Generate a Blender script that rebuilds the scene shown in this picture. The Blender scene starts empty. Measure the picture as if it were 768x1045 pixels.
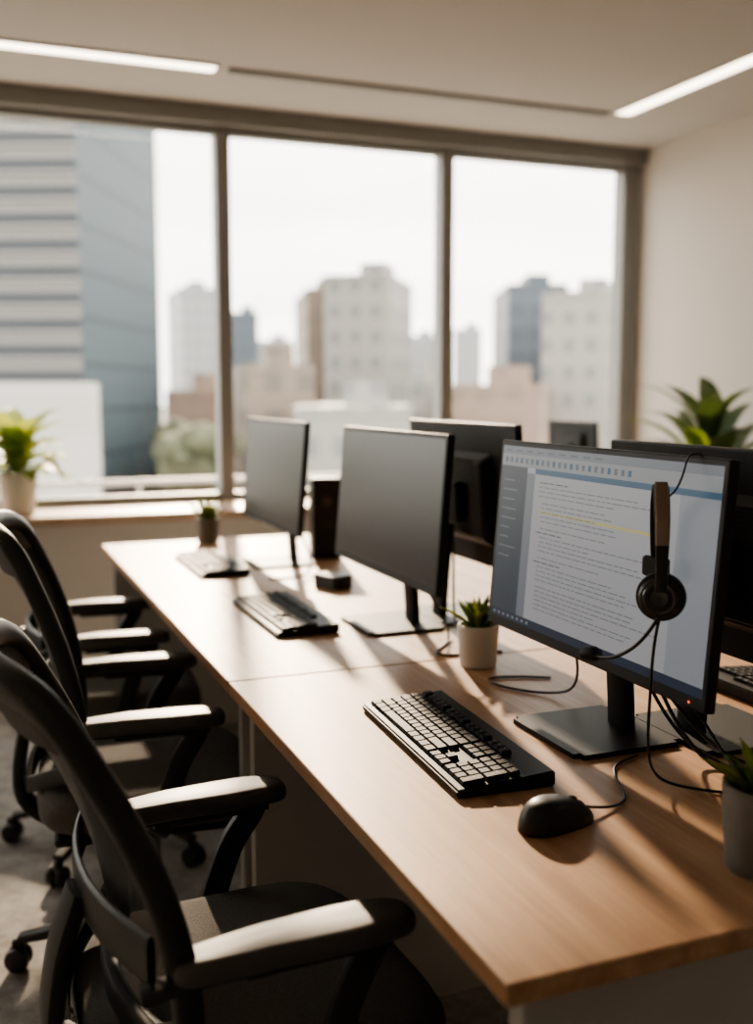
import bpy, bmesh, math, random
from mathutils import Vector, Matrix, Euler
random.seed(4)
R=math.radians
COL=bpy.context.scene.collection

# ---------------------------------------------------------------- materials
def mat(name,col,rough=.5,metal=0,emit=None,es=0,spec=None,coat=0,bump=None,noise=None):
    m=bpy.data.materials.new(name); m.use_nodes=True
    nt=m.node_tree; b=nt.nodes['Principled BSDF']
    b.inputs['Base Color'].default_value=(*col,1)
    b.inputs['Roughness'].default_value=rough
    b.inputs['Metallic'].default_value=metal
    if spec is not None: b.inputs['Specular IOR Level'].default_value=spec
    if coat: b.inputs['Coat Weight'].default_value=coat
    if emit: b.inputs['Emission Color'].default_value=(*emit,1); b.inputs['Emission Strength'].default_value=es
    tc=nt.nodes.new('ShaderNodeTexCoord')
    if noise:
        sc,amt=noise
        n=nt.nodes.new('ShaderNodeTexNoise'); n.inputs['Scale'].default_value=sc; n.inputs['Detail'].default_value=4
        nt.links.new(tc.outputs['Object'],n.inputs['Vector'])
        r=nt.nodes.new('ShaderNodeValToRGB')
        r.color_ramp.elements[0].position=.3; r.color_ramp.elements[1].position=.7
        r.color_ramp.elements[0].color=(*[c*(1-amt) for c in col],1)
        r.color_ramp.elements[1].color=(*[min(1,c*(1+amt)) for c in col],1)
        nt.links.new(n.outputs['Fac'],r.inputs['Fac']); nt.links.new(r.outputs['Color'],b.inputs['Base Color'])
    if bump:
        sc,st=bump
        n=nt.nodes.new('ShaderNodeTexNoise'); n.inputs['Scale'].default_value=sc; n.inputs['Detail'].default_value=3
        nt.links.new(tc.outputs['Object'],n.inputs['Vector'])
        bp=nt.nodes.new('ShaderNodeBump'); bp.inputs['Strength'].default_value=st; bp.inputs['Distance'].default_value=.01
        nt.links.new(n.outputs['Fac'],bp.inputs['Height']); nt.links.new(bp.outputs['Normal'],b.inputs['Normal'])
    return m

def wood_mat():
    m=bpy.data.materials.new('oak_veneer'); m.use_nodes=True; nt=m.node_tree; b=nt.nodes['Principled BSDF']
    tc=nt.nodes.new('ShaderNodeTexCoord'); mp=nt.nodes.new('ShaderNodeMapping')
    mp.inputs['Scale'].default_value=(9,.7,9)
    nt.links.new(tc.outputs['Object'],mp.inputs['Vector'])
    n=nt.nodes.new('ShaderNodeTexNoise'); n.inputs['Scale'].default_value=2.2; n.inputs['Detail'].default_value=7; n.inputs['Distortion'].default_value=.8
    nt.links.new(mp.outputs['Vector'],n.inputs['Vector'])
    r=nt.nodes.new('ShaderNodeValToRGB'); e=r.color_ramp.elements
    e[0].position=.3; e[0].color=(.43,.235,.125,1); e[1].position=.72; e[1].color=(.68,.43,.255,1)
    nt.links.new(n.outputs['Fac'],r.inputs['Fac'])
    mp2=nt.nodes.new('ShaderNodeMapping'); mp2.inputs['Scale'].default_value=(90,3,90)
    nt.links.new(tc.outputs['Object'],mp2.inputs['Vector'])
    n2=nt.nodes.new('ShaderNodeTexNoise'); n2.inputs['Scale'].default_value=2; n2.inputs['Detail'].default_value=3
    nt.links.new(mp2.outputs['Vector'],n2.inputs['Vector'])
    mx=nt.nodes.new('ShaderNodeMixRGB'); mx.blend_type='MULTIPLY'; mx.inputs[0].default_value=.42
    nt.links.new(r.outputs['Color'],mx.inputs[1]); nt.links.new(n2.outputs['Fac'],mx.inputs[2])
    nt.links.new(mx.outputs['Color'],b.inputs['Base Color'])
    b.inputs['Roughness'].default_value=.45
    b.inputs['Specular IOR Level'].default_value=.3
    return m

def facade_mat(name,wall,win,fh=3.2,ww=3.0,vfrac=.5,hfrac=.6,rough=.6):
    m=bpy.data.materials.new(name); m.use_nodes=True; nt=m.node_tree; b=nt.nodes['Principled BSDF']
    tc=nt.nodes.new('ShaderNodeTexCoord'); sp=nt.nodes.new('ShaderNodeSeparateXYZ')
    nt.links.new(tc.outputs['Object'],sp.inputs[0])
    def M(op,a,bv):
        n=nt.nodes.new('ShaderNodeMath'); n.operation=op
        for i,v in enumerate((a,bv)):
            if v is None: continue
            if isinstance(v,(int,float)): n.inputs[i].default_value=v
            else: nt.links.new(v,n.inputs[i])
        return n.outputs[0]
    zz=M('FRACT',M('DIVIDE',sp.outputs['Z'],fh),None)
    vz=M('LESS_THAN',zz,vfrac)
    hx=M('FRACT',M('DIVIDE',M('ADD',M('ADD',sp.outputs['X'],sp.outputs['Y']),500.3),ww),None)
    vx=M('LESS_THAN',hx,hfrac)
    f=M('MULTIPLY',vz,vx)
    mx=nt.nodes.new('ShaderNodeMixRGB'); mx.inputs[1].default_value=(*wall,1); mx.inputs[2].default_value=(*win,1)
    nt.links.new(f,mx.inputs[0]); nt.links.new(mx.outputs[0],b.inputs['Base Color'])
    b.inputs['Roughness'].default_value=rough
    return m

M_black=mat('black_plastic',(.012,.012,.013),.48,spec=.3)
M_black2=mat('dark_plastic_satin',(.02,.02,.021),.4,spec=.4)
M_key=mat('keycap',(.017,.017,.018),.55,spec=.22)
M_leg=mat('key_legend',(.3,.3,.3),.6)
M_screen=mat('screen_off',(.014,.015,.016),.3,spec=.4)
M_metal=mat('stand_metal_black',(.010,.010,.010),.5,0,spec=.22)
M_wood=wood_mat()
M_panel=mat('desk_panel_grey',(.42,.40,.37),.5)
M_dark=mat('modesty_panel',(.06,.057,.054),.5)
M_wall=mat('painted_wall',(.62,.585,.54),.85,bump=(120,.05))
M_ceil=mat('ceiling_paint',(.52,.50,.475),.9)
M_frame=mat('window_frame_grey',(.25,.25,.24),.45)
M_head=mat('blind_cassette_grey',(.24,.235,.225),.6)
M_sill=mat('sill_wood',(.50,.36,.25),.4,noise=(12,.12))
M_fabric=mat('chair_fabric',(.125,.117,.11),.95,bump=(600,.5),noise=(400,.25))
M_cframe=mat('chair_frame_plastic',(.024,.023,.022),.45,spec=.4)
M_arm=mat('arm_pad',(.075,.068,.062),.48)
M_chrome=mat('gas_column',(.1,.1,.1),.3,.9)
M_cable=mat('cable_rubber',(.012,.012,.012),.5)
M_potw=mat('ceramic_white',(.72,.69,.64),.45)
M_rail=mat('railing_grey',(.45,.44,.42),.5)
M_potg=mat('concrete_pot',(.19,.18,.165),.75,noise=(40,.15))
M_soil=mat('soil',(.05,.035,.02),.95,bump=(150,.6))
def leafmat(n,c,amt=.3,tr=.35):
    m=mat(n,c,.42,noise=(25,amt)); nt=m.node_tree; b=nt.nodes['Principled BSDF']
    out=nt.nodes['Material Output']; t=nt.nodes.new('ShaderNodeBsdfTranslucent'); t.inputs[0].default_value=(c[0]*2.2,c[1]*1.8,c[2]*1.2,1)
    mx=nt.nodes.new('ShaderNodeMixShader'); mx.inputs[0].default_value=tr
    nt.links.new(b.outputs[0],mx.inputs[1]); nt.links.new(t.outputs[0],mx.inputs[2]); nt.links.new(mx.outputs[0],out.inputs[0])
    return m
M_leaf=leafmat('leaf_green',(.12,.20,.05))
M_leafl=leafmat('leaf_light',(.28,.35,.09))
M_leafd=leafmat('leaf_dark',(.055,.095,.038),.3,.2)
M_bronze=mat('headband_bronze',(.30,.23,.18),.38,.5)
M_cush=mat('ear_cushion',(.015,.015,.015),.6)
M_led=mat('led_strip',(1,.9,.75),.5,emit=(1,.86,.70),es=5)
M_red=mat('power_led',(.6,.05,.02),.5,emit=(1,.1,.04),es=1.5)

def carpet():
    m=mat('carpet_grey',(.20,.19,.18),.97,bump=(260,.8))
    nt=m.node_tree; b=nt.nodes['Principled BSDF']
    tc=nt.nodes.new('ShaderNodeTexCoord')
    n=nt.nodes.new('ShaderNodeTexNoise'); n.inputs['Scale'].default_value=14; n.inputs['Detail'].default_value=8; n.inputs['Roughness'].default_value=.75
    nt.links.new(tc.outputs['Object'],n.inputs['Vector'])
    r=nt.nodes.new('ShaderNodeValToRGB'); r.color_ramp.elements[0].position=.38; r.color_ramp.elements[0].color=(.27,.255,.24,1)
    r.color_ramp.elements[1].position=.62; r.color_ramp.elements[1].color=(.46,.435,.41,1)
    nt.links.new(n.outputs['Fac'],r.inputs['Fac']); nt.links.new(r.outputs['Color'],b.inputs['Base Color'])
    return m
M_carpet=carpet()

def mesh_fabric():
    m=bpy.data.materials.new('chair_mesh'); m.use_nodes=True; nt=m.node_tree; b=nt.nodes['Principled BSDF']
    b.inputs['Base Color'].default_value=(.035,.034,.033,1); b.inputs['Roughness'].default_value=.8
    out=nt.nodes['Material Output']
    tc=nt.nodes.new('ShaderNodeTexCoord')
    w=nt.nodes.new('ShaderNodeTexWave'); w.wave_type='BANDS'; w.bands_direction='Z'; w.inputs['Scale'].default_value=45
    nt.links.new(tc.outputs['Object'],w.inputs['Vector'])
    mr=nt.nodes.new('ShaderNodeMapRange'); mr.inputs['To Min'].default_value=.7; mr.inputs['To Max'].default_value=1
    nt.links.new(w.outputs['Fac'],mr.inputs['Value'])
    tr=nt.nodes.new('ShaderNodeBsdfTransparent'); mx=nt.nodes.new('ShaderNodeMixShader')
    nt.links.new(mr.outputs[0],mx.inputs[0]); nt.links.new(tr.outputs[0],mx.inputs[1]); nt.links.new(b.outputs[0],mx.inputs[2])
    nt.links.new(mx.outputs[0],out.inputs[0])
    return m
M_mesh=mesh_fabric()

def glass_mat():
    m=bpy.data.materials.new('window_glass'); m.use_nodes=True; nt=m.node_tree
    out=nt.nodes['Material Output']; nt.nodes.remove(nt.nodes['Principled BSDF'])
    t=nt.nodes.new('ShaderNodeBsdfTransparent'); t.inputs[0].default_value=(.97,.98,.98,1)
    g=nt.nodes.new('ShaderNodeBsdfGlossy'); g.inputs['Roughness'].default_value=.02
    mx=nt.nodes.new('ShaderNodeMixShader'); mx.inputs[0].default_value=.03
    nt.links.new(t.outputs[0],mx.inputs[1]); nt.links.new(g.outputs[0],mx.inputs[2]); nt.links.new(mx.outputs[0],out.inputs[0])
    return m
M_glass=glass_mat()

# ---------------------------------------------------------------- geometry helpers
def link(o,parent=None):
    COL.objects.link(o)
    if parent: o.parent=parent
    return o
def empty(name,loc=(0,0,0),rz=0):
    e=bpy.data.objects.new(name,None); e.empty_display_size=.1
    e.location=loc; e.rotation_euler=(0,0,rz); COL.objects.link(e); return e
def finish(bm,name,m,parent=None,smooth=False,loc=(0,0,0),rot=(0,0,0)):
    me=bpy.data.meshes.new(name); bm.normal_update(); bm.to_mesh(me); bm.free()
    ms=m if isinstance(m,(list,tuple)) else [m]
    for x in ms: me.materials.append(x)
    if smooth:
        for p in me.polygons: p.use_smooth=True
    o=bpy.data.objects.new(name,me); o.location=loc; o.rotation_euler=rot
    return link(o,parent)
def addbox(bm,c,s,mi=0,taper=1.0):
    x,y,z=[v/2 for v in s]; vs=[]
    for sz in (-1,1):
        k=taper if sz>0 else 1
        for sx,sy in ((-1,-1),(1,-1),(1,1),(-1,1)):
            vs.append(bm.verts.new((c[0]+sx*x*k,c[1]+sy*y*k,c[2]+sz*z)))
    for f in ((3,2,1,0),(4,5,6,7),(0,1,5,4),(1,2,6,5),(2,3,7,6),(3,0,4,7)):
        fc=bm.faces.new([vs[i] for i in f]); fc.material_index=mi
    return vs
def box(name,c,s,m,parent=None,bev=0,seg=2,rot=(0,0,0),smooth=False):
    bm=bmesh.new(); addbox(bm,(0,0,0),s)
    if bev: bmesh.ops.bevel(bm,geom=bm.edges[:],offset=bev,segments=seg,affect='EDGES',profile=.5)
    o=finish(bm,name,m,parent,smooth and bool(bev),c,rot); return o
def slab(name,L,W,H,r,m,parent,loc,ex=5,dome=0,deform=None,n=64):
    """rounded cushion / pad: superellipse outline, rounded rim, optional dome"""
    bm=bmesh.new(); rings=[]
    def ring(ins,z,sc=1):
        out=[]
        for i in range(n):
            a=2*math.pi*i/n; ca,sa=math.cos(a),math.sin(a)
            x=(L/2-ins)*math.copysign(abs(ca)**(2/ex),ca)*sc; y=(W/2-ins)*math.copysign(abs(sa)**(2/ex),sa)*sc
            v=Vector((x,y,z))
            if deform: v=deform(v)
            out.append(bm.verts.new(v))
        return out
    for sc in (.05,.5,.85): rings.append(ring(r,-H/2,sc))
    for k in range(9):
        t=-math.pi/2+math.pi*k/8
        rings.append(ring(r*(1-math.cos(t)), (H/2-r)*(1 if t>0 else -1 if t<0 else 0)+r*math.sin(t)))
    for sc in (.92,.8,.6,.35,.05): rings.append(ring(r,H/2+dome*(1-sc*sc),sc))
    for a,b in zip(rings,rings[1:]):
        for i in range(n): bm.faces.new((a[i],a[(i+1)%n],b[(i+1)%n],b[i]))
    bm.faces.new(rings[0][::-1]); bm.faces.new(rings[-1])
    return finish(bm,name,m,parent,True,loc)
def lathe(name,prof,m,parent=None,loc=(0,0,0),n=32,rot=(0,0,0)):
    bm=bmesh.new(); rings=[]
    for r,z in prof:
        rings.append([bm.verts.new((r*math.cos(2*math.pi*i/n),r*math.sin(2*math.pi*i/n),z)) for i in range(n)])
    for a,b in zip(rings,rings[1:]):
        for i in range(n):
            bm.faces.new((a[i],a[(i+1)%n],b[(i+1)%n],b[i]))
    bm.faces.new(rings[0][::-1]); bm.faces.new(rings[-1])
    o=finish(bm,name,m,parent,True,loc,rot)
    md=o.modifiers.new('es','EDGE_SPLIT'); md.split_angle=R(40)
    return o
def tube(name,pts,r,m,parent=None,res=6,world=False):
    cu=bpy.data.curves.new(name,'CURVE'); cu.dimensions='3D'; cu.bevel_depth=r; cu.bevel_resolution=3; cu.resolution_u=res
    cu.use_fill_caps=True
    s=cu.splines.new('NURBS'); s.points.add(len(pts)-1)
    for p,q in zip(s.points,pts): p.co=(*q,1)
    s.use_endpoint_u=True; s.order_u=min(4,len(pts))
    tmp=bpy.data.objects.new('t',cu); COL.objects.link(tmp)
    dg=bpy.context.evaluated_depsgraph_get(); dg.update()
    me=bpy.data.meshes.new_from_object(tmp.evaluated_get(dg)); bpy.data.objects.remove(tmp)
    for p in me.polygons: p.use_smooth=True
    me.materials.clear(); me.materials.append(m)
    if world and parent:
        mw=Matrix.Translation(parent.location)@parent.rotation_euler.to_matrix().to_4x4()
        me.transform(mw.inverted())
    o=bpy.data.objects.new(name,me); return link(o,parent)
def ribbon(name,pts,w,t,m,parent=None,side=(0,1,0),seg=6):
    P=[Vector(p) for p in pts]; Q=[]
    for i in range(len(P)-1):
        p0=P[max(i-1,0)];p1=P[i];p2=P[i+1];p3=P[min(i+2,len(P)-1)]
        for k in range(seg):
            u=k/seg
            Q.append(.5*((2*p1)+(p2-p0)*u+(2*p0-5*p1+4*p2-p3)*u*u+(-p0+3*p1-3*p2+p3)*u**3))
    Q.append(P[-1]); n=len(Q)
    bm=bmesh.new(); rings=[]; S=Vector(side).normalized()
    for i,q in enumerate(Q):
        T=(Q[min(i+1,n-1)]-Q[max(i-1,0)]).normalized(); N=T.cross(S).normalized(); S2=N.cross(T).normalized()
        f=i/(n-1); ww=w(f) if callable(w) else w; tt=t(f) if callable(t) else t
        ring=[]
        for j in range(12):
            a=2*math.pi*j/12; ca,sa=math.cos(a),math.sin(a)
            e=.55
            cx=math.copysign(abs(ca)**e,ca); cy=math.copysign(abs(sa)**e,sa)
            ring.append(bm.verts.new(q+S2*cx*ww/2+N*cy*tt/2))
        rings.append(ring)
    for a,b in zip(rings,rings[1:]):
        for i in range(12): bm.faces.new((a[i],a[(i+1)%12],b[(i+1)%12],b[i]))
    bm.faces.new(rings[0][::-1]); bm.faces.new(rings[-1])
    bmesh.ops.recalc_face_normals(bm,faces=bm.faces[:])
    o=finish(bm,name,m,parent,True)
    md=o.modifiers.new('es','EDGE_SPLIT'); md.split_angle=R(50)
    return o

# ---------------------------------------------------------------- ROOM
XL,XR,YB,YW,CZ=-3.6,3.60,-3.2,5.05,2.64
SILLF=4.62; SZ=.765; HH=.085
box('floor',((XL+XR)/2,(YB+YW)/2,-.05),(XR-XL+.2,YW-YB+.2,.1),M_carpet)
box('ceiling',((XL+XR)/2,(YB+YW)/2,CZ+.05),(XR-XL+.2,YW-YB+.2,.1),M_ceil)
box('wall_right',(XR+.05,(YB+YW)/2,CZ/2),(.1,YW-YB+.2,CZ),M_wall)
box('wall_left',(XL-.05,(YB+YW)/2,CZ/2),(.1,YW-YB+.2,CZ),M_wall)
box('wall_back',((XL+XR)/2,YB-.05,CZ/2),(XR-XL,.1,CZ),M_wall)
box('wall_window',((XL+XR)/2,(SILLF+.03+YW+.1)/2,(SZ-.04)/2),(XR-XL,YW+.1-SILLF-.03,SZ-.04),M_wall)
box('trim_sill',((XL+XR)/2,(SILLF+YW)/2+.0,SZ-.02),(XR-XL,YW-SILLF,.04),M_sill,bev=.004)
box('trim_header',((XL+XR)/2,YW+.0,CZ-HH/2),(XR-XL,.16,HH),M_head,bev=.004)
box('baseboard_window',((XL+XR)/2,SILLF+.022,.045),(XR-XL,.016,.09),M_frame)
mull=[XL+.04,-2.38,-1.18,.01,1.21,2.40,3.55]
for i in range(len(mull)-1):
    a,b=mull[i],mull[i+1]
    w=empty('window_%d'%(i+1),((a+b)/2,YW+.02,0))
    h0,h1=SZ,CZ-HH; hw=(b-a)/2
    box('frame_bottom',(0,0,h0+.02),(b-a,.07,.04),M_frame,w)
    box('frame_top',(0,0,h1-.015),(b-a,.07,.03),M_frame,w)
    box('mullion_a',(-hw+.012,0,(h0+h1)/2),(.035,.10,h1-h0),M_frame,w,bev=.004)
    box('mullion_b',(hw-.02,0,(h0+h1)/2),(.04 if i<len(mull)-2 else .10,.10,h1-h0),M_frame,w,bev=.004)
    box('glass',(0,.0,(h0+h1)/2),(b-a-.05,.008,h1-h0-.05),M_glass,w)
def ceiling_light(x,y,sx,sy):
    e=empty('ceiling_light',(x,y,CZ))
    box('diffuser',(0,0,-.004),(sx,sy,.008),M_led,e)
    t=.008
    box('trim_a',(0,sy/2+t/2,-.005),(sx+2*t,t,.010),M_ceil,e); box('trim_b',(0,-sy/2-t/2,-.005),(sx+2*t,t,.010),M_ceil,e)
    box('trim_c',(sx/2+t/2,0,-.005),(t,sy,.010),M_ceil,e); box('trim_d',(-sx/2-t/2,0,-.005),(t,sy,.010),M_ceil,e)
ceiling_light(-.565,4.42,3.2,.085)
ceiling_light(3.02,1.99,.085,4.8)
ceiling_light(-1.2,-.9,.085,4.0)
box('groove_shade_strip',(2.02,4.42,CZ-.006),(1.86,.045,.014),M_head)  # grey strip painting the dark of the ceiling groove; no recess is cut

# ---------------------------------------------------------------- DESK
DX0,DX1,DZ=.465,1.65,.73
def desk(x0,x1,segs,name='office_desk'):
    e=empty(name,(0,0,0))
    for i,(a,b) in enumerate(segs):
        box('top_%d'%i,((x0+x1)/2,(a+b)/2,DZ-.0125),(x1-x0,b-a-.004,.025),M_wood,e,bev=.0025)
        for k,yy in enumerate((a+.045,b-.045)):
            box('leg_panel_%d%d'%(i,k),((x0+x1)/2,yy,(DZ-.025)/2),(x1-x0-.07,.03,DZ-.025),M_panel,e,bev=.002)
        box('modesty_%d'%i,((x0+x1)/2,(a+b)/2,.5),(.02,b-a-.13,.40),M_dark,e)
        box('beam_%d'%i,(x0+.16,(a+b)/2,DZ-.05),(.03,b-a-.13,.045),M_dark,e)
        box('cable_tray_%d'%i,((x0+x1)/2,(a+b)/2,DZ-.11),(.2,b-a-.2,.06),M_dark,e)
    return e
desk(DX0,DX1,[(.828,1.968),(1.968,3.97)])
desk(2.36,3.05,[(3.1,4.5)])

# ---------------------------------------------------------------- MONITOR
def monitor(loc,rz,w=.625,h=.352,zb=.128,tilt=4.5,ui=False,name='computer_monitor'):
    e=empty(name,loc,rz)
    bm=bmesh.new(); addbox(bm,(0,0,0),(.215,.2,.008)); 
    bmesh.ops.bevel(bm,geom=[x for x in bm.edges if abs(x.verts[0].co.z-x.verts[1].co.z)>.001],offset=.012,segments=4,affect='EDGES')
    finish(bm,'base_plate',M_metal,e,loc=(0,.0,.0042))
    ribbon('neck',[(0,.055,.008),(0,.052,.06),(0,.045,.15),(0,.035,.24)],.062,.022,M_metal,e,side=(1,0,0))
    p=bpy.data.objects.new('panel_pivot',None); p.parent=e; COL.objects.link(p)
    p.location=(0,-.012,zb+h/2); p.rotation_euler=(R(-tilt),0,0)
    box('housing',(0,0,0),(w,.018,h),M_black,p,bev=.003)
    bm=bmesh.new(); addbox(bm,(0,0,0),(w*.62,.022,h*.66),0)
    for v in bm.verts:
        if v.co.y>0: v.co.x*=.82; v.co.z*=.82
    bmesh.ops.bevel(bm,geom=bm.edges[:],offset=.004,segments=2,affect='EDGES')
    finish(bm,'back_housing',M_black2,p,loc=(0,.019,-.01))
    box('vesa_mount',(0,.038,-.02),(.1,.02,.1),M_black,p,bev=.004)
    for k in range(7): box('vent_%d'%k,(0,.0305,.04+.008*k),(.22,.002,.003),M_cable,p)
    bz=.010; ch=.019
    sw=w-2*bz; sh=h-bz-ch; sc=(ch-bz)/2
    def q(nm,x0,x1,z0,z1,m,y):
        bm=bmesh.new()
        X0=-sw/2+sw*x0;X1=-sw/2+sw*x1;Z0=-sh/2+sc+sh*z0;Z1=-sh/2+sc+sh*z1
        bm.faces.new([bm.verts.new(c) for c in ((X0,y,Z0),(X1,y,Z0),(X1,y,Z1),(X0,y,Z1))])
        return finish(bm,nm,m,p)
    q('screen',0,1,0,1,M_screen if not ui else UI['page'],-.0094)
    if ui:
        y=-.0096
        q('ui_title',0,1,.955,1,UI['title'],y); q('ui_ribbon',0,1,.885,.955,UI['ribbon'],y)
        q('ui_bluebar',.2,1,.855,.885,UI['blue'],y)
        q('ui_sidebar',0,.155,.045,.885,UI['side'],y)
        q('ui_sidebar2',.155,.2,.045,.855,UI['grey'],y)
        q('ui_task',0,1,0,.045,UI['task'],y)
        q('ui_margin',.86,1,.045,.855,UI['grey2'],y)
        y=-.0098
        rnd=random.Random(3)
        for k in range(22): q('ui_icon_%d'%k,.02+k*.03,.02+k*.03+.014,.905,.935,UI['text' if k%3 else 'blue'],y)
        for k in range(9): q('ui_tab_%d'%k,.02+k*.06,.02+k*.06+.035,.970,.980,UI['text'],y)
        for k in range(9): q('ui_side_line_%d'%k,.02,.07+rnd.random()*.06,.80-k*.055,.805-k*.055,UI['sidetext'],y)
        zz=.81
        for k in range(27):
            if k in (4,9,15,21): zz-=.014
            ln=rnd.uniform(.25,.58)
            if k in (0,10,16): ln=.14
            ind=.23 if k in(0,1,2,3,10,16) else .25
            m='textb' if k in (0,10,16) else 'textl'
            if k==6: q('ui_hl',ind-.005,.80,zz-.004,zz+.010,UI['yellow'],y+.0001)
            x=ind
            while x<ind+ln:
                wl=rnd.uniform(.012,.045); q('ui_word_%d'%k,x,min(x+wl,ind+ln+.01),zz,zz+.0055,UI[m],y); x+=wl+.006
            zz-=.0245
        for k in range(8): q('ui_taskicon_%d'%k,.02+k*.028,.032+k*.028,.016,.030,UI['grey2'],y)
        q('power_led',.955,.962,-.036,-.026,M_red,-.0094)
        box('webcam_dot',(0,-.0092,h/2-.004),(.004,.001,.003),M_cable,p)
    return e
def em(n,c,s=.44):
    return mat(n,tuple(x*.10 for x in c),.35,emit=c,es=s,spec=.3)
UI=dict(page=em('ui_page_m',(.45,.45,.465)),title=em('ui_title_m',(.22,.24,.27)),ribbon=em('ui_ribbon_m',(.32,.34,.35)),
 blue=em('ui_blue_m',(.05,.13,.22)),side=em('ui_side_m',(.06,.08,.10)),grey=em('ui_grey_m',(.22,.24,.27)),grey2=em('ui_grey2_m',(.34,.36,.39)),
 task=em('ui_task_m',(.03,.045,.08)),text=em('ui_text_m',(.13,.16,.20)),sidetext=em('ui_sidetext_m',(.25,.28,.31)),
 textl=em('ui_textl_m',(.22,.23,.26)),textb=em('ui_textb_m',(.09,.10,.12)),yellow=em('ui_yellow_m',(.60,.52,.22)))
MX=.963
m3=monitor((MX,1.436,DZ),R(-90),w=.638,ui=True)
m2=monitor((MX,2.32,DZ),R(-90),w=.655)
m1=monitor((MX,3.32,DZ),R(-90),w=.67)
m6=monitor((1.165,1.37,DZ),R(90),w=.638)
m5=monitor((1.165,2.36,DZ),R(90),w=.60,zb=.145)
monitor((2.60,4.12,DZ),R(90),w=.40,h=.26,zb=.18,tilt=3)

# ---------------------------------------------------------------- KEYBOARD
def keyboard(loc,rz,L=.437,name='computer_keyboard'):
    e=empty(name,loc,rz); W=.155
    bm=bmesh.new()
    vs=addbox(bm,(0,0,.009),(L,W,.018))
    for v in vs:
        if v.co.z>.01: v.co.z=.013 if v.co.y<0 else .024
    bmesh.ops.bevel(bm,geom=bm.edges[:],offset=.003,segments=2,affect='EDGES')
    finish(bm,'body',M_black,e)
    u=.01905*L/.45
    def surf(y): return .013+(.024-.013)*(y+W/2)/W
    bk=bmesh.new(); bl=bmesh.new()
    def key(cx,cy,w=1,h=1):
        z=surf(cy)
        sx=u*w-.0022; sy=u*h-.0022
        vs=[];
        for (k,zz) in ((1,-.001),(1,.0025),(.80,.0065)):
            for a,b in ((-1,-1),(1,-1),(1,1),(-1,1)):
                dx=a*(sx/2-(0 if k==1 else .0013)); dy=b*(sy/2-(0 if k==1 else .0013))
                vs.append(bk.verts.new((cx+dx,cy+dy,z+zz+(b*sy/2)*.07)))
        for l in (0,4):
            for i in range(4): bk.faces.new((vs[l+i],vs[l+(i+1)%4],vs[l+4+(i+1)%4],vs[l+4+i]))
        bk.faces.new(vs[8:12])
        zz=z+.0069
        lx=cx-sx*.18; ly=cy+sy*.12; s=.0013
        bl.faces.new([bl.verts.new((lx+a*s,ly+b*s*1.2,zz)) for a,b in ((-1,-1),(1,-1),(1,1),(-1,1))])
    x0=-L/2+.010; yb=-W/2+.012+u/2
    rows=[[1.25,1.25,1.25,6.25,1.25,1.25,1.25,1.25],[2.25]+[1]*10+[2.75],[1.75]+[1]*11+[2.25],[1.5]+[1]*12+[1.5],[1]*13+[2]]
    for r,row in enumerate(rows):
        x=x0
        for w in row:
            key(x+w*u/2,yb+r*u,w); x+=w*u
    yF=yb+5*u+.006
    x=x0
    for k in range(13):
        key(x+u/2,yF); x+=u*(1.0 if k not in (0,4,8) else 1.5)
        if x>x0+15*u: break
    xn=x0+15.25*u
    for a in range(3):
        key(xn+u*(a+.5),yF); key(xn+u*(a+.5),yb+4*u); key(xn+u*(a+.5),yb+3*u); key(xn+u*(a+.5),yb)
    key(xn+1.5*u,yb+u)
    xp=xn+3.25*u
    for a in range(3):
        for r in range(1,5): key(xp+u*(a+.5),yb+r*u)
        if a: key(xp+u*(a+.5),yb)
    key(xp+u*.5,yb)
    key(xp+3.5*u,yb+.5*u,1,2); key(xp+3.5*u,yb+2.5*u,1,2); key(xp+3.5*u,yb+4*u)
    finish(bk,'keys',M_key,e); finish(bl,'legends',M_leg,e)
    return e
keyboard((.712,1.475,DZ),R(-93))
keyboard((.735,2.50,DZ),R(-90))
keyboard((.735,3.33,DZ),R(-90))
keyboard((1.40,1.42,DZ),R(90))

# ---------------------------------------------------------------- MOUSE
def mouse(loc,rz):
    e=empty('computer_mouse',loc,rz)
    bm=bmesh.new(); nu,nv=28,14; rings=[]
    L,W,H=.118,.066,.038
    for j in range(nv+1):
        ph=j/nv*math.pi/2
        ring=[]
        for i in range(nu):
            a=2*math.pi*i/nu
            cx=math.copysign(abs(math.cos(a))**.85,math.cos(a)); cy=math.copysign(abs(math.sin(a))**.85,math.sin(a))
            rr=math.cos(ph)**.6 if j<nv else 0
            y=cx*rr*L/2; x=cy*rr*W/2
            x*=1-.10*(1-abs(cx))
            zf=math.sin(ph)
            hh=H*(1-.28*(y/(L/2)) -.18*(y/(L/2))**2)
            ring.append(bm.verts.new((x,y,zf*hh)))
        rings.append(ring)
    for a,b in zip(rings,rings[1:]):
        for i in range(nu): bm.faces.new((a[i],a[(i+1)%nu],b[(i+1)%nu],b[i]))
    bm.faces.new(rings[0][::-1])
    bmesh.ops.remove_doubles(bm,verts=bm.verts[:],dist=.00005)
    finish(bm,'body',M_black2,e,True,loc=(0,0,.001))
    lathe('wheel',[(.004,-.003),(.009,-.0025),(.0095,0),(.009,.0025),(.004,.003)],M_chrome,e,(0,.028,.0245),20,(0,R(90),0))
    ribbon('button_split',[(0,.053,.014),(0,.045,.022),(0,.02,.0325),(0,.0,.0365)],.0012,.0012,M_cable,e,side=(1,0,0))
    return e
ms=mouse((.708,1.138,DZ),R(-78))

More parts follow.
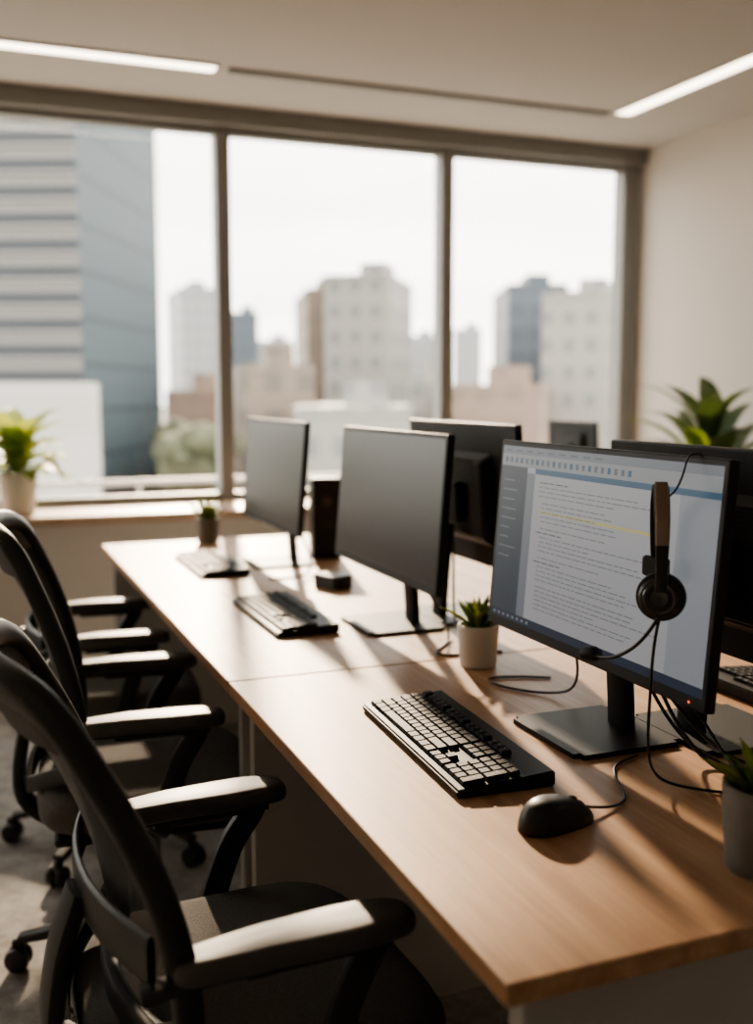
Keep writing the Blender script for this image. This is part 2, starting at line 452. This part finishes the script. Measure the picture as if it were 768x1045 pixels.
# ---------------------------------------------------------------- CABLES
Z=DZ+.003
tube('cable',[(.762,1.15,DZ+.012),(.80,1.15,Z),(.84,1.16,Z),(.86,1.21,Z),(.88,1.26,Z),(.91,1.30,Z),(.96,1.31,Z)],.002,M_cable,ms,world=True)
tube('cable_1',[(1.0,1.55,DZ+.1),(1.03,1.58,DZ+.03),(1.02,1.64,Z),(.96,1.70,Z),(.93,1.78,Z),(.97,1.81,Z),(1.07,1.75,Z)],.0025,M_cable,m3,world=True)
tube('cable_2',[(1.0,1.38,DZ+.15),(1.02,1.33,DZ+.05),(1.04,1.25,Z),(1.08,1.15,Z),(1.1,1.02,Z),(1.12,.9,Z)],.003,M_cable,m3,world=True)
tube('cable_3',[(1.01,1.40,DZ+.16),(1.04,1.34,DZ+.08),(1.07,1.26,Z+.004),(1.10,1.18,Z),(1.2,1.1,Z),(1.3,1.12,Z)],.003,M_cable,m3,world=True)
tube('cable_4',[(1.01,1.42,DZ+.16),(1.05,1.30,DZ+.1),(1.05,1.22,Z+.01),(1.03,1.12,Z),(1.06,1.0,Z),(1.2,.9,Z)],.0025,M_cable,m3,world=True)
tube('cable_9',[(1.0,1.36,DZ+.17),(.99,1.28,DZ+.08),(1.0,1.20,Z+.006),(1.06,1.12,Z),(1.16,1.04,Z),(1.3,1.0,Z)],.003,M_cable,m3,world=True)
tube('cable_5',[(1.01,2.3,DZ+.15),(1.05,2.2,DZ+.03),(1.03,2.12,Z),(.97,2.05,Z),(.92,2.0,Z),(.98,1.97,Z),(1.06,1.98,Z)],.003,M_cable,m2,world=True)
tube('cable_6',[(1.12,2.3,DZ+.2),(1.08,2.22,DZ+.03),(1.03,2.10,Z),(1.04,2.0,Z),(1.08,1.97,Z)],.003,M_cable,m2,world=True)
tube('cable_7',[(1.0,3.27,DZ+.16),(1.03,3.17,DZ+.05),(1.0,3.06,Z),(.93,3.02,Z),(.90,3.01,Z),(.85,3.03,Z)],.003,M_cable,m1,world=True)

# ---------------------------------------------------------------- SPEAKER / ADAPTER
def speaker(loc,rz):
    e=empty('desktop_speaker',loc,rz)
    box('foot',(0,0,.006),(.10,.10,.012),M_black,e,bev=.003)
    box('cabinet',(0,0,.145),(.098,.10,.266),M_black2,e,bev=.006)
    lathe('woofer',[(.035,0),(.036,.004),(.03,.005),(.012,-.0005),(.008,.003),(.002,.004)],M_cable,e,(0,-.05,.095),24,(R(90),0,0))
    lathe('tweeter',[(.018,0),(.019,.003),(.014,.003),(.002,.002)],M_chrome,e,(0,-.05,.20),24,(R(90),0,0))
speaker((1.15,3.38,DZ),R(-10)) 
he=empty('power_adapter',(.99,2.84,DZ),R(20))
box('body',(0,0,.02),(.07,.10,.04),M_black2,he,bev=.006)
box('socket',(0,-.052,.02),(.03,.008,.018),M_black,he,bev=.002)
tube('lead',[(0,.05,.02),(0,.07,.01),(.02,.09,.004),(.06,.09,.004)],.003,M_cable,he)

# ---------------------------------------------------------------- HEADSET
def headset():
    e=empty('headset',(0,0,0))
    A=Vector((.868,1.145,1.022)); B=Vector((.918,1.222,1.05))
    d=(B-A); d.z=0; d.normalize()
    side=Vector((-d.y,d.x,0))
    pts=[A+Vector((0,0,.02))-d*.012, A-d*.018+Vector((0,0,.06)),A-d*.006+Vector((0,0,.11)),(A+B)/2+Vector((0,0,.135)),B+d*.004+Vector((0,0,.085)),B+d*.006+Vector((0,0,.03)),B]
    ribbon('headband',pts,lambda f:.012+.010*math.sin(f*math.pi),.005,M_cush,e,side=side)
    pts2=[A-d*.0205+Vector((0,0,.075)),A-d*.010+Vector((0,0,.112)),(A+B)/2-d*.008+Vector((0,0,.1405))]
    ribbon('band_pad',pts2,.018,.003,M_bronze,e,side=side)
    ax=(-d+Vector((-.25,.0,.05))).normalized()
    q=ax.to_track_quat('Z','Y').to_euler()
    c=A-ax*.012
    lathe('ear_cushion',[(.02,-.012),(.030,-.011),(.034,-.004),(.033,.003),(.028,.006)],M_cush,e,c,36,q)
    lathe('ear_cup',[(.028,.004),(.029,.012),(.025,.017),(.012,.019),(.011,.017),(.002,.018)],M_black2,e,c,36,q)
    lathe('cup_ring',[(.019,.0180),(.021,.0195),(.0225,.0178)],M_chrome,e,c,36,q)
    ribbon('yoke',[A+Vector((0,0,.05))-d*.017,A+Vector((0,0,.035))-d*.02+side*.0,A-d*.018+Vector((0,0,.012))],.016,.006,M_black2,e,side=side)
    box('temple_pad',B,(.012,.045,.03),M_cush,e,bev=.005,rot=(0,0,R(15)))
    tip=Vector((.872,1.312,.905))
    tube('mic_boom',[A+ax*.006+Vector((0,0,-.025)),A+Vector((-.0,.03,-.065)),A+Vector((.0,.08,-.10)),A+Vector((.003,.13,-.118)),tip],.0026,M_cable,e,res=10)
    lathe('mic_capsule',[(.002,-.018),(.008,-.016),(.0112,-.006),(.0112,.008),(.007,.016),(.001,.018)],M_cush,e,tip,20,(R(80),0,R(20)))
    tube('hanger_wire',[(.972,1.19,1.185),(.972,1.19,1.213),(.960,1.19,1.2145),(.941,1.19,1.213),(.935,1.186,1.19),(.915,1.182,1.155),(.893,1.183,1.150),(.885,1.183,1.165)],.0015,M_chrome,e)
    tube('headset_cable',[A+Vector((0,.0,-.03)),A+Vector((.0,.012,-.07)),A+Vector((.005,.02,-.14)),(.88,1.18,.80),(.90,1.19,.745),(.95,1.17,Z),(1.0,1.12,Z),(1.1,1.08,Z),(1.2,1.15,Z)],.0022,M_cable,e,res=10)
headset()

# ---------------------------------------------------------------- PLANTS
def leaf(bm,base,az,el,L,W,curl=.6,mi=0,fold=.2,prof=.9):
    n=8; sd=Vector((-math.sin(az),math.cos(az),0)); p=Vector(base); prev=None; e=el
    for i in range(n+1):
        t=i/n
        w=W*(math.sin(math.pi*min(1,(t*.93+.07))**prof))*.5 if i<n else .0004
        dd=Vector((math.cos(az)*math.cos(e),math.sin(az)*math.cos(e),math.sin(e)))
        up=sd.cross(dd)*-1
        row=[bm.verts.new(p-sd*w+up*w*fold),bm.verts.new(p.copy()),bm.verts.new(p+sd*w+up*w*fold)]
        if prev:
            for k in range(2):
                f=bm.faces.new((prev[k],prev[k+1],row[k+1],row[k])); f.material_index=mi; f.smooth=True
        prev=row; p=p+dd*(L/n); e-=curl/n
def pot(e,r,h,m,taper=.82):
    lathe('pot',[(r*taper,0),(r*taper+.002,.002),(r,h-.003),(r-.001,h),(r-.006,h),(r-.007,h-.012),(.001,h-.012)],m,e)
    lathe('soil',[(r*.9-.003,h-.02),(r-.008,h-.010),(.002,h-.007)],M_soil,e)
def succulent(name,loc,r,h,potm,n,L,W,mats,elmin=.7,elmax=1.45,curl=.3):
    e=empty(name,loc); pot(e,r,h,potm)
    bm=bmesh.new(); rr=random.Random(n*7+int(L*1000))
    for i in range(n):
        t=i/n; az=i*2.4; el=elmin+(elmax-elmin)*t+rr.uniform(-.1,.1)
        b=(math.cos(az)*r*.45*(1-t),math.sin(az)*r*.45*(1-t),h-.009)
        leaf(bm,b,az,el,L*rr.uniform(.7,1.1),W,curl,rr.randrange(len(mats)),.35)
    o=finish(bm,'leaves',mats,e)
    md=o.modifiers.new('s','SOLIDIFY'); md.thickness=.0018
    return e
succulent('potted_succulent',(.984,1.90,DZ),.044,.088,M_potw,34,.072,.017,[M_leaf,M_leafl])
succulent('potted_succulent',(.868,.938,DZ),.046,.105,M_potg,30,.060,.018,[M_leafl,M_leaf],.6)
succulent('potted_succulent',(.845,3.86,DZ),.046,.095,M_potg,32,.095,.020,[M_leafl,M_leaf],.9)
def leafy(name,loc,r,h,potm,n,L,W,mats,curl=1.1,stemh=.1,fold=.25,elr=(.3,1.4)):
    e=empty(name,loc); pot(e,r,h,potm,.75)
    bm=bmesh.new(); rr=random.Random(11); 
    for i in range(n):
        az=i*2.39996+rr.uniform(-.2,.2); t=i/n; el=elr[0]+(elr[1]-elr[0])*t
        z=h-.01+stemh*t*rr.uniform(.8,1.1)
        leaf(bm,(math.cos(az)*.012,math.sin(az)*.012,z),az,el,L*rr.uniform(.75,1.1),W,curl*rr.uniform(.7,1.2),rr.randrange(len(mats)),fold,.8)
    finish(bm,'leaves',mats,e)
    tube('stem',[(0,0,h-.02),(.005,0,h+stemh*.5),(0,.004,h+stemh*1.02)],.008,M_leaf,e)
    return e
leafy('potted_houseplant',(.21,4.80,SZ),.09,.185,M_potw,36,.29,.10,[M_leafl,M_leafl,M_leaf],1.2,.13,elr=(.25,1.35))
def floor_plant(loc):
    e=empty('potted_floor_plant',loc)
    lathe('pot',[(.13,0),(.135,.01),(.17,.42),(.165,.43),(.155,.42),(.15,.39),(.002,.39)],M_potw,e)
    lathe('soil',[(.15,.385),(.151,.40),(.002,.405)],M_soil,e)
    bm=bmesh.new(); rr=random.Random(5)
    for i in range(38):
        az=i*2.4+.3; t=i/38; el=.6+.85*t
        L=rr.uniform(.5,.75)
        top=Vector((math.cos(az)*.17*(1-t)+math.cos(az)*.03,math.sin(az)*.17*(1-t),.75+.36*t*rr.uniform(.7,1.05)))
        tube('stalk_%d'%i,[(math.cos(az)*.03,math.sin(az)*.03,.39),(math.cos(az)*.05,math.sin(az)*.05,.55),tuple(top)],.005,M_leafd,e,res=4)
        leaf(bm,top,az,el,L*.66,.105,1.4,0 if rr.random()<.7 else 1,.25,.75)
    finish(bm,'leaves',[M_leafd,M_leaf],e)
floor_plant((3.08,3.74,0))

# ---------------------------------------------------------------- CHAIRS
def chair(loc,rz=0,backh=1.03,recl=.15):
    e=empty('office_chair',loc,rz)
    def sd(v):
        if v.x>.1: v.z-=.9*(v.x-.1)**2
        return v
    slab('seat',.47,.48,.08,.034,M_fabric,e,(0,0,.458),ex=4.5,dome=.008,deform=sd)
    box('seat_pan',(0,0,.409),(.40,.42,.02),M_cframe,e,bev=.008)
    box('mechanism',(-.01,0,.375),(.2,.16,.06),M_cframe,e,bev=.012)
    zt=backh; zb=.50
    def bx(s):
        return -.185+.03*math.sin(s*math.pi) -recl*s**1.25
    def bp(s,t):
        hw=.205+.025*math.sin(min(1,s*1.1)*math.pi)
        hw*=1-.10*max(0,s-.8)/.2
        return Vector((bx(s)+.045*t*t, t*hw, zb+(zt-zb)*s))
    bm=bmesh.new(); ns,nt_=24,14
    g=[[bm.verts.new(bp(i/ns,-1+2*j/nt_)) for j in range(nt_+1)] for i in range(ns+1)]
    for i in range(ns):
        for j in range(nt_): bm.faces.new((g[i][j],g[i][j+1],g[i+1][j+1],g[i+1][j]))
    finish(bm,'back_mesh',M_mesh,e,True)
    fx=Vector((-.004,0,0))
    hoop=[bp(s,-1)+fx for s in (0,.12,.25,.4,.55,.7,.82,.91)]
    hoop+=[bp(.965,-.93)+fx,bp(.995,-.75)+fx,bp(1.01,-.4)+fx,bp(1.015,0)+fx,bp(1.01,.4)+fx,bp(.995,.75)+fx,bp(.965,.93)+fx]
    hoop+=[bp(s,1)+fx for s in (.91,.82,.7,.55,.4,.25,.12,0)]
    ribbon('back_frame',hoop,.036,lambda f:.030+.016*math.exp(-((f-.5)/.16)**2),M_cframe,e,side=(1,0,.25),seg=4)
    bm=bmesh.new(); n1,n2=6,14
    ga=[[bm.verts.new(bp(.86+.14*i/n1,(-1+2*j/n2)*.97)+Vector((-.010,0,0))) for j in range(n2+1)] for i in range(n1+1)]
    for i in range(n1):
        for j in range(n2): bm.faces.new((ga[i][j],ga[i][j+1],ga[i+1][j+1],ga[i+1][j]))
    o=finish(bm,'back_top_pad',M_fabric,e,True); md=o.modifiers.new('s','SOLIDIFY'); md.thickness=.02; md.offset=0
    ribbon('back_frame_bottom',[bp(.02,t)+fx for t in (-1,-.6,-.2,.2,.6,1)],.045,.024,M_cframe,e,side=(0,0,1),seg=3)
    ribbon('lumbar_support',[bp(.33,t)+Vector((-.03,0,0)) for t in (-.95,-.5,0,.5,.95)],.06,.012,M_cframe,e,side=(0,0,1),seg=3)
    ribbon('back_spine',[(-.05,0,.375),(-.18,0,.375),(-.265,0,.44),(-.262,0,.56),bp(.33,0)+Vector((-.035,0,0))],lambda f:.09-.03*f,.028,M_cframe,e,side=(0,1,0))
    for sgn in (1,-1):
        ribbon('back_brace_%d'%(sgn+1),[(-.255,0,.46),(-.235,sgn*.10,.50),bp(.10,sgn*.95)+Vector((-.01,0,0))],.035,.018,M_cframe,e,side=(0,0,1))
    AZ=.652
    for sgn in (1,-1):
        y=sgn*.232
        def ad(v):
            if v.x<.05: v.y*=1-.22*min(1,(.05-v.x)/.15)
            v.z-=.7*max(0,v.x-.08)**2+.05*max(0,-v.x-.04)
            return v
        slab('arm_pad_%d'%(sgn+1),.305,.082,.030,.012,M_arm,e,(-.015,y,AZ),ex=3.6,dome=.002,deform=ad)
        ribbon('arm_post_%d'%(sgn+1),[(-.01,y*.55,.415),(.0,y*.97,.42),(.012,y*1.05,.46),(.045,y*1.03,.56),(.085,y,AZ-.025),(.060,y,AZ-.016),(-.08,y,AZ-.016)],lambda f:.048-.010*f,lambda f:.020,M_cframe,e,side=(.8,0,-.5),seg=5)
        ribbon('arm_under_%d'%(sgn+1),[(.105,y,AZ-.023),(0,y,AZ-.022),(-.13,y,AZ-.018),(-.20,y*.97,AZ-.03)],.036,.016,M_cframe,e,side=(0,1,0))
    lathe('gas_column',[(.032,.09),(.032,.22),(.022,.221),(.022,.36)],M_chrome,e)
    lathe('hub',[(.045,.075),(.05,.085),(.045,.13),(.033,.14)],M_cframe,e)
    for k in range(5):
        a=2*math.pi*k/5+.35; ca,sa=math.cos(a),math.sin(a)
        ribbon('base_leg_%d'%k,[(ca*.03,sa*.03,.112),(ca*.15,sa*.15,.104),(ca*.30,sa*.30,.075)],lambda f:.055-.02*f,lambda f:.032-.012*f,M_cframe,e,side=(-sa,ca,0))
        for s2 in (-1,1):
            lathe('caster_%d_%d'%(k,s2),[(.01,-.009),(.026,-.008),(.0285,0),(.026,.008),(.01,.009)],M_black2,e,(ca*.305-sa*.014*s2,sa*.305+ca*.014*s2,.0285),20,(R(90),0,a))
        box('caster_fork_%d'%k,(ca*.303,sa*.303,.055),(.03,.014,.03),M_cframe,e,rot=(0,0,a),bev=.003)
    return e
chair((.345,1.355,0),R(3.5),.975,.15)
chair((.35,2.25,0),R(-5),1.02,.12)
chair((.37,2.98,0),R(-4),.93)

# ---------------------------------------------------------------- EXTERIOR
CAZ=21.66
GZ=-26
def az(px): return R(CAZ)+math.atan((px-384)/1058)
def bld(name,a0,a1,d,top,m,depth=20,twist=0,z0=GZ):
    am=(a0+a1)/2; w=d*(math.tan(a1-am)*2)
    cx,cy=math.sin(am)*(d+depth/2),math.cos(am)*(d+depth/2)
    e=empty(name,(cx,cy,0),-am+R(twist))
    box('block',(0,0,(top+z0)/2),(w,depth,top-z0),m,e)
    box('parapet',(0,0,top+.4),(w*1.01,depth*1.01,.8),m,e)
    box('roof_plant',(w*.12,0,top+1.6),(w*.4,depth*.4,2.4),m,e)
    return e
def topz(py,d): 
    v=(py-522)/1058; return 1.3-(.115+.9934*v)/(.9934-.115*v)*d
Mband=facade_mat('facade_banded',(.21,.205,.20),(.045,.053,.062),fh=2.0,ww=400,vfrac=.50,hfrac=1.1)
Mglass=facade_mat('facade_glass',(.028,.042,.052),(.06,.085,.10),fh=3.6,ww=3.0,vfrac=.9,hfrac=.92)
Mledge=mat('facade_ledge',(.27,.26,.25),.7)
Mwhite=facade_mat('facade_white',(.44,.43,.41),(.40,.39,.375),fh=4,ww=5,vfrac=.3,hfrac=.5)
Mtan=facade_mat('facade_tan',(.24,.195,.155),(.165,.14,.12),fh=3.2,ww=3.0,vfrac=.5,hfrac=.55)
Mtanw=facade_mat('facade_pale',(.30,.285,.265),(.205,.205,.205),fh=3.2,ww=2.6,vfrac=.5,hfrac=.55)
Mblue=facade_mat('facade_bluegrey',(.10,.125,.15),(.08,.10,.125),fh=3.4,ww=3,vfrac=.6,hfrac=.8)
Mgrey=facade_mat('facade_grey',(.32,.325,.33),(.26,.265,.275),fh=3.2,ww=3,vfrac=.5,hfrac=.6)
Mterr=facade_mat('facade_terracotta',(.27,.20,.16),(.215,.165,.135),fh=3.2,ww=3,vfrac=.4,hfrac=.5)
def prism(name,pts,z0,z1,mats,parent=None,mids=None):
    bm=bmesh.new(); lo=[bm.verts.new((x,y,z0)) for x,y in pts]; hi=[bm.verts.new((x,y,z1)) for x,y in pts]
    n=len(pts)
    for i in range(n):
        f=bm.faces.new((lo[i],lo[(i+1)%n],hi[(i+1)%n],hi[i])); f.material_index=(mids or [0]*n)[i]
    bm.faces.new(hi); bm.faces.new(lo[::-1])
    bmesh.ops.recalc_face_normals(bm,faces=bm.faces[:])
    return finish(bm,name,mats,parent)
tw=empty('office_tower',(0,0,0))
K=2.1
A_=(4.2*K,40*K); B_=(8.75*K,49.5*K); C_=(-8*K,57*K); D_=(-12.5*K,47.6*K)
prism('tower_body',[A_,B_,C_,D_],GZ,95,[Mband,Mglass],tw,[1,1,0,0])
dx,dy=(D_[0]-A_[0]),(D_[1]-A_[1]); ln=math.hypot(dx,dy)
for k in range(0,60):
    z=-24+k*2.0
    box('ledge_%d'%k,((A_[0]+D_[0])/2,(A_[1]+D_[1])/2,z-.1),(ln,.8,.2),Mledge,tw,rot=(0,0,math.atan2(dy,dx)))
pe=empty('low_white_building',(0,0,0))
prism('podium_body',[(3.7,33),(4.4,37),(-14,42),(-15,38)],GZ,topz(390,33),[Mwhite],pe)
bld('city_building',az(180),az(216),230,topz(298,230),Mgrey,twist=10)
bld('city_building',az(237),az(265),260,topz(322,260),Mblue)
bld('city_building',az(262),az(300),300,topz(350,300),Mgrey)
bld('city_building',az(306),az(352),140,topz(300,140),Mtan,twist=6)
bld('city_building',az(343),az(412),132,topz(286,132),Mtanw,twist=-12,depth=16)
bld('city_building',az(412),az(446),320,topz(345,320),Mgrey)
bld('city_building',az(462),az(490),300,topz(338,300),Mgrey)
bld('city_building',az(506),az(566),150,topz(296,150),Mblue,twist=8)
bld('city_building',az(562),az(632),125,topz(305,125),Mtanw,twist=-8)
bld('city_building',az(636),az(700),170,topz(330,170),Mgrey)
bld('city_building',az(238),az(312),95,topz(380,95),Mtan,twist=5)
bld('city_building',az(170),az(235),120,topz(405,120),Mterr)
bld('city_building',az(415),az(450),110,topz(394,110),Mtanw)
bld('city_building',az(455),az(560),105,topz(400,105),Mterr,twist=-5)
bld('city_building',az(300),az(420),80,topz(425,80),Mtanw)
rb=random.Random(9)
for k in range(60):
    d=rb.uniform(60,420); a=R(rb.uniform(-45,70))
    w=rb.uniform(.03,.09); ty=rb.uniform(5,17)+ (d>200)*rb.uniform(0,10); mm=rb.choice([Mtan,Mtanw,Mterr,Mgrey,Mwhite]); dp=rb.uniform(10,25); twi=rb.uniform(-20,20)
    if a<R(14) and d<150: continue
    bld('city_building',a-w,a+w,d,GZ+ty,mm,depth=dp,twist=twi)
box('city_ground',(0,1000,GZ-.5),(4000,2400,1),mat('city_ground_m',(.25,.24,.21),.95,noise=(.03,.3)))
M_tree=mat('tree_foliage',(.085,.09,.055),.95,noise=(.6,.5))
te=empty('tree_canopy')
bm=bmesh.new()
for k in range(150):
    a=az(rb.uniform(185,720)); d=rb.uniform(45,90)
    r=rb.uniform(1.5,3.2)
    if k<60: a=az(rb.uniform(178,225)); d=rb.uniform(75,105); r=rb.uniform(1.0,2.0)
    zc=GZ+rb.uniform(4,9) if k>=60 else topz(rb.uniform(445,485),d)
    mtx=Matrix.Translation((math.sin(a)*d,math.cos(a)*d,zc))@Matrix.Diagonal((r,r,r*rb.uniform(.7,1),1))
    bmesh.ops.create_icosphere(bm,subdivisions=2,radius=1,matrix=mtx)
    addbox(bm,(math.sin(a)*d,math.cos(a)*d,(zc+GZ)/2),(.5,.5,zc-GZ))
for v in bm.verts: v.co+=Vector((rb.uniform(-.3,.3),rb.uniform(-.3,.3),rb.uniform(-.3,.3)))
finish(bm,'canopy',M_tree,te,True)
be=empty('balcony_railing',(0,0,0))
box('slab',(0,5.9,.0),(10,1.3,.2),M_wall,be)
box('rail_top',(0,6.5,.745),(10,.05,.035),M_rail,be)
for k in range(11): box('post_%d'%k,(-5+k,6.5,.42),(.03,.03,.64),M_rail,be)

# ---------------------------------------------------------------- LIGHT / WORLD
S=bpy.data.lights.new('sun','SUN'); S.energy=9.0; S.angle=R(2.0); S.color=(1,.78,.56)
so=bpy.data.objects.new('sun',S); COL.objects.link(so)
dirv=Vector((-.22,-.97,-.41)); so.rotation_euler=dirv.to_track_quat('-Z','Y').to_euler()
w=bpy.data.worlds.new('sky'); bpy.context.scene.world=w; w.use_nodes=True; nt=w.node_tree
bg=nt.nodes['Background']; tc=nt.nodes.new('ShaderNodeTexCoord'); mp=nt.nodes.new('ShaderNodeMapping')
mp.inputs['Scale'].default_value=(1.5,1.5,7)
nt.links.new(tc.outputs['Generated'],mp.inputs['Vector'])
n=nt.nodes.new('ShaderNodeTexNoise'); n.inputs['Scale'].default_value=2.2; n.inputs['Detail'].default_value=6
nt.links.new(mp.outputs[0],n.inputs['Vector'])
r=nt.nodes.new('ShaderNodeValToRGB'); e=r.color_ramp.elements
e[0].position=.35; e[0].color=(.80,.765,.72,1); e[1].position=.62; e[1].color=(1,.935,.85,1)
nt.links.new(n.outputs['Fac'],r.inputs['Fac']); nt.links.new(r.outputs['Color'],bg.inputs['Color'])
bg.inputs['Strength'].default_value=5.2

# ---------------------------------------------------------------- CAMERA
cam=bpy.data.cameras.new('camera'); co=bpy.data.objects.new('camera',cam); COL.objects.link(co)
co.location=(0,0,1.30); co.rotation_euler=(R(90-6.6),0,R(-CAZ))
cam.sensor_fit='VERTICAL'; cam.sensor_height=36; cam.sensor_width=36; cam.lens=1058/1045*36
cam.clip_start=.05; cam.clip_end=5000
cam.dof.use_dof=True; cam.dof.focus_distance=1.62; cam.dof.aperture_fstop=2.0
bpy.context.scene.camera=co
sc=bpy.context.scene
sc.view_settings.view_transform='AgX'
try: sc.view_settings.look='AgX - Medium High Contrast'
except Exception as ex: print(ex)
sc.view_settings.exposure=0.2
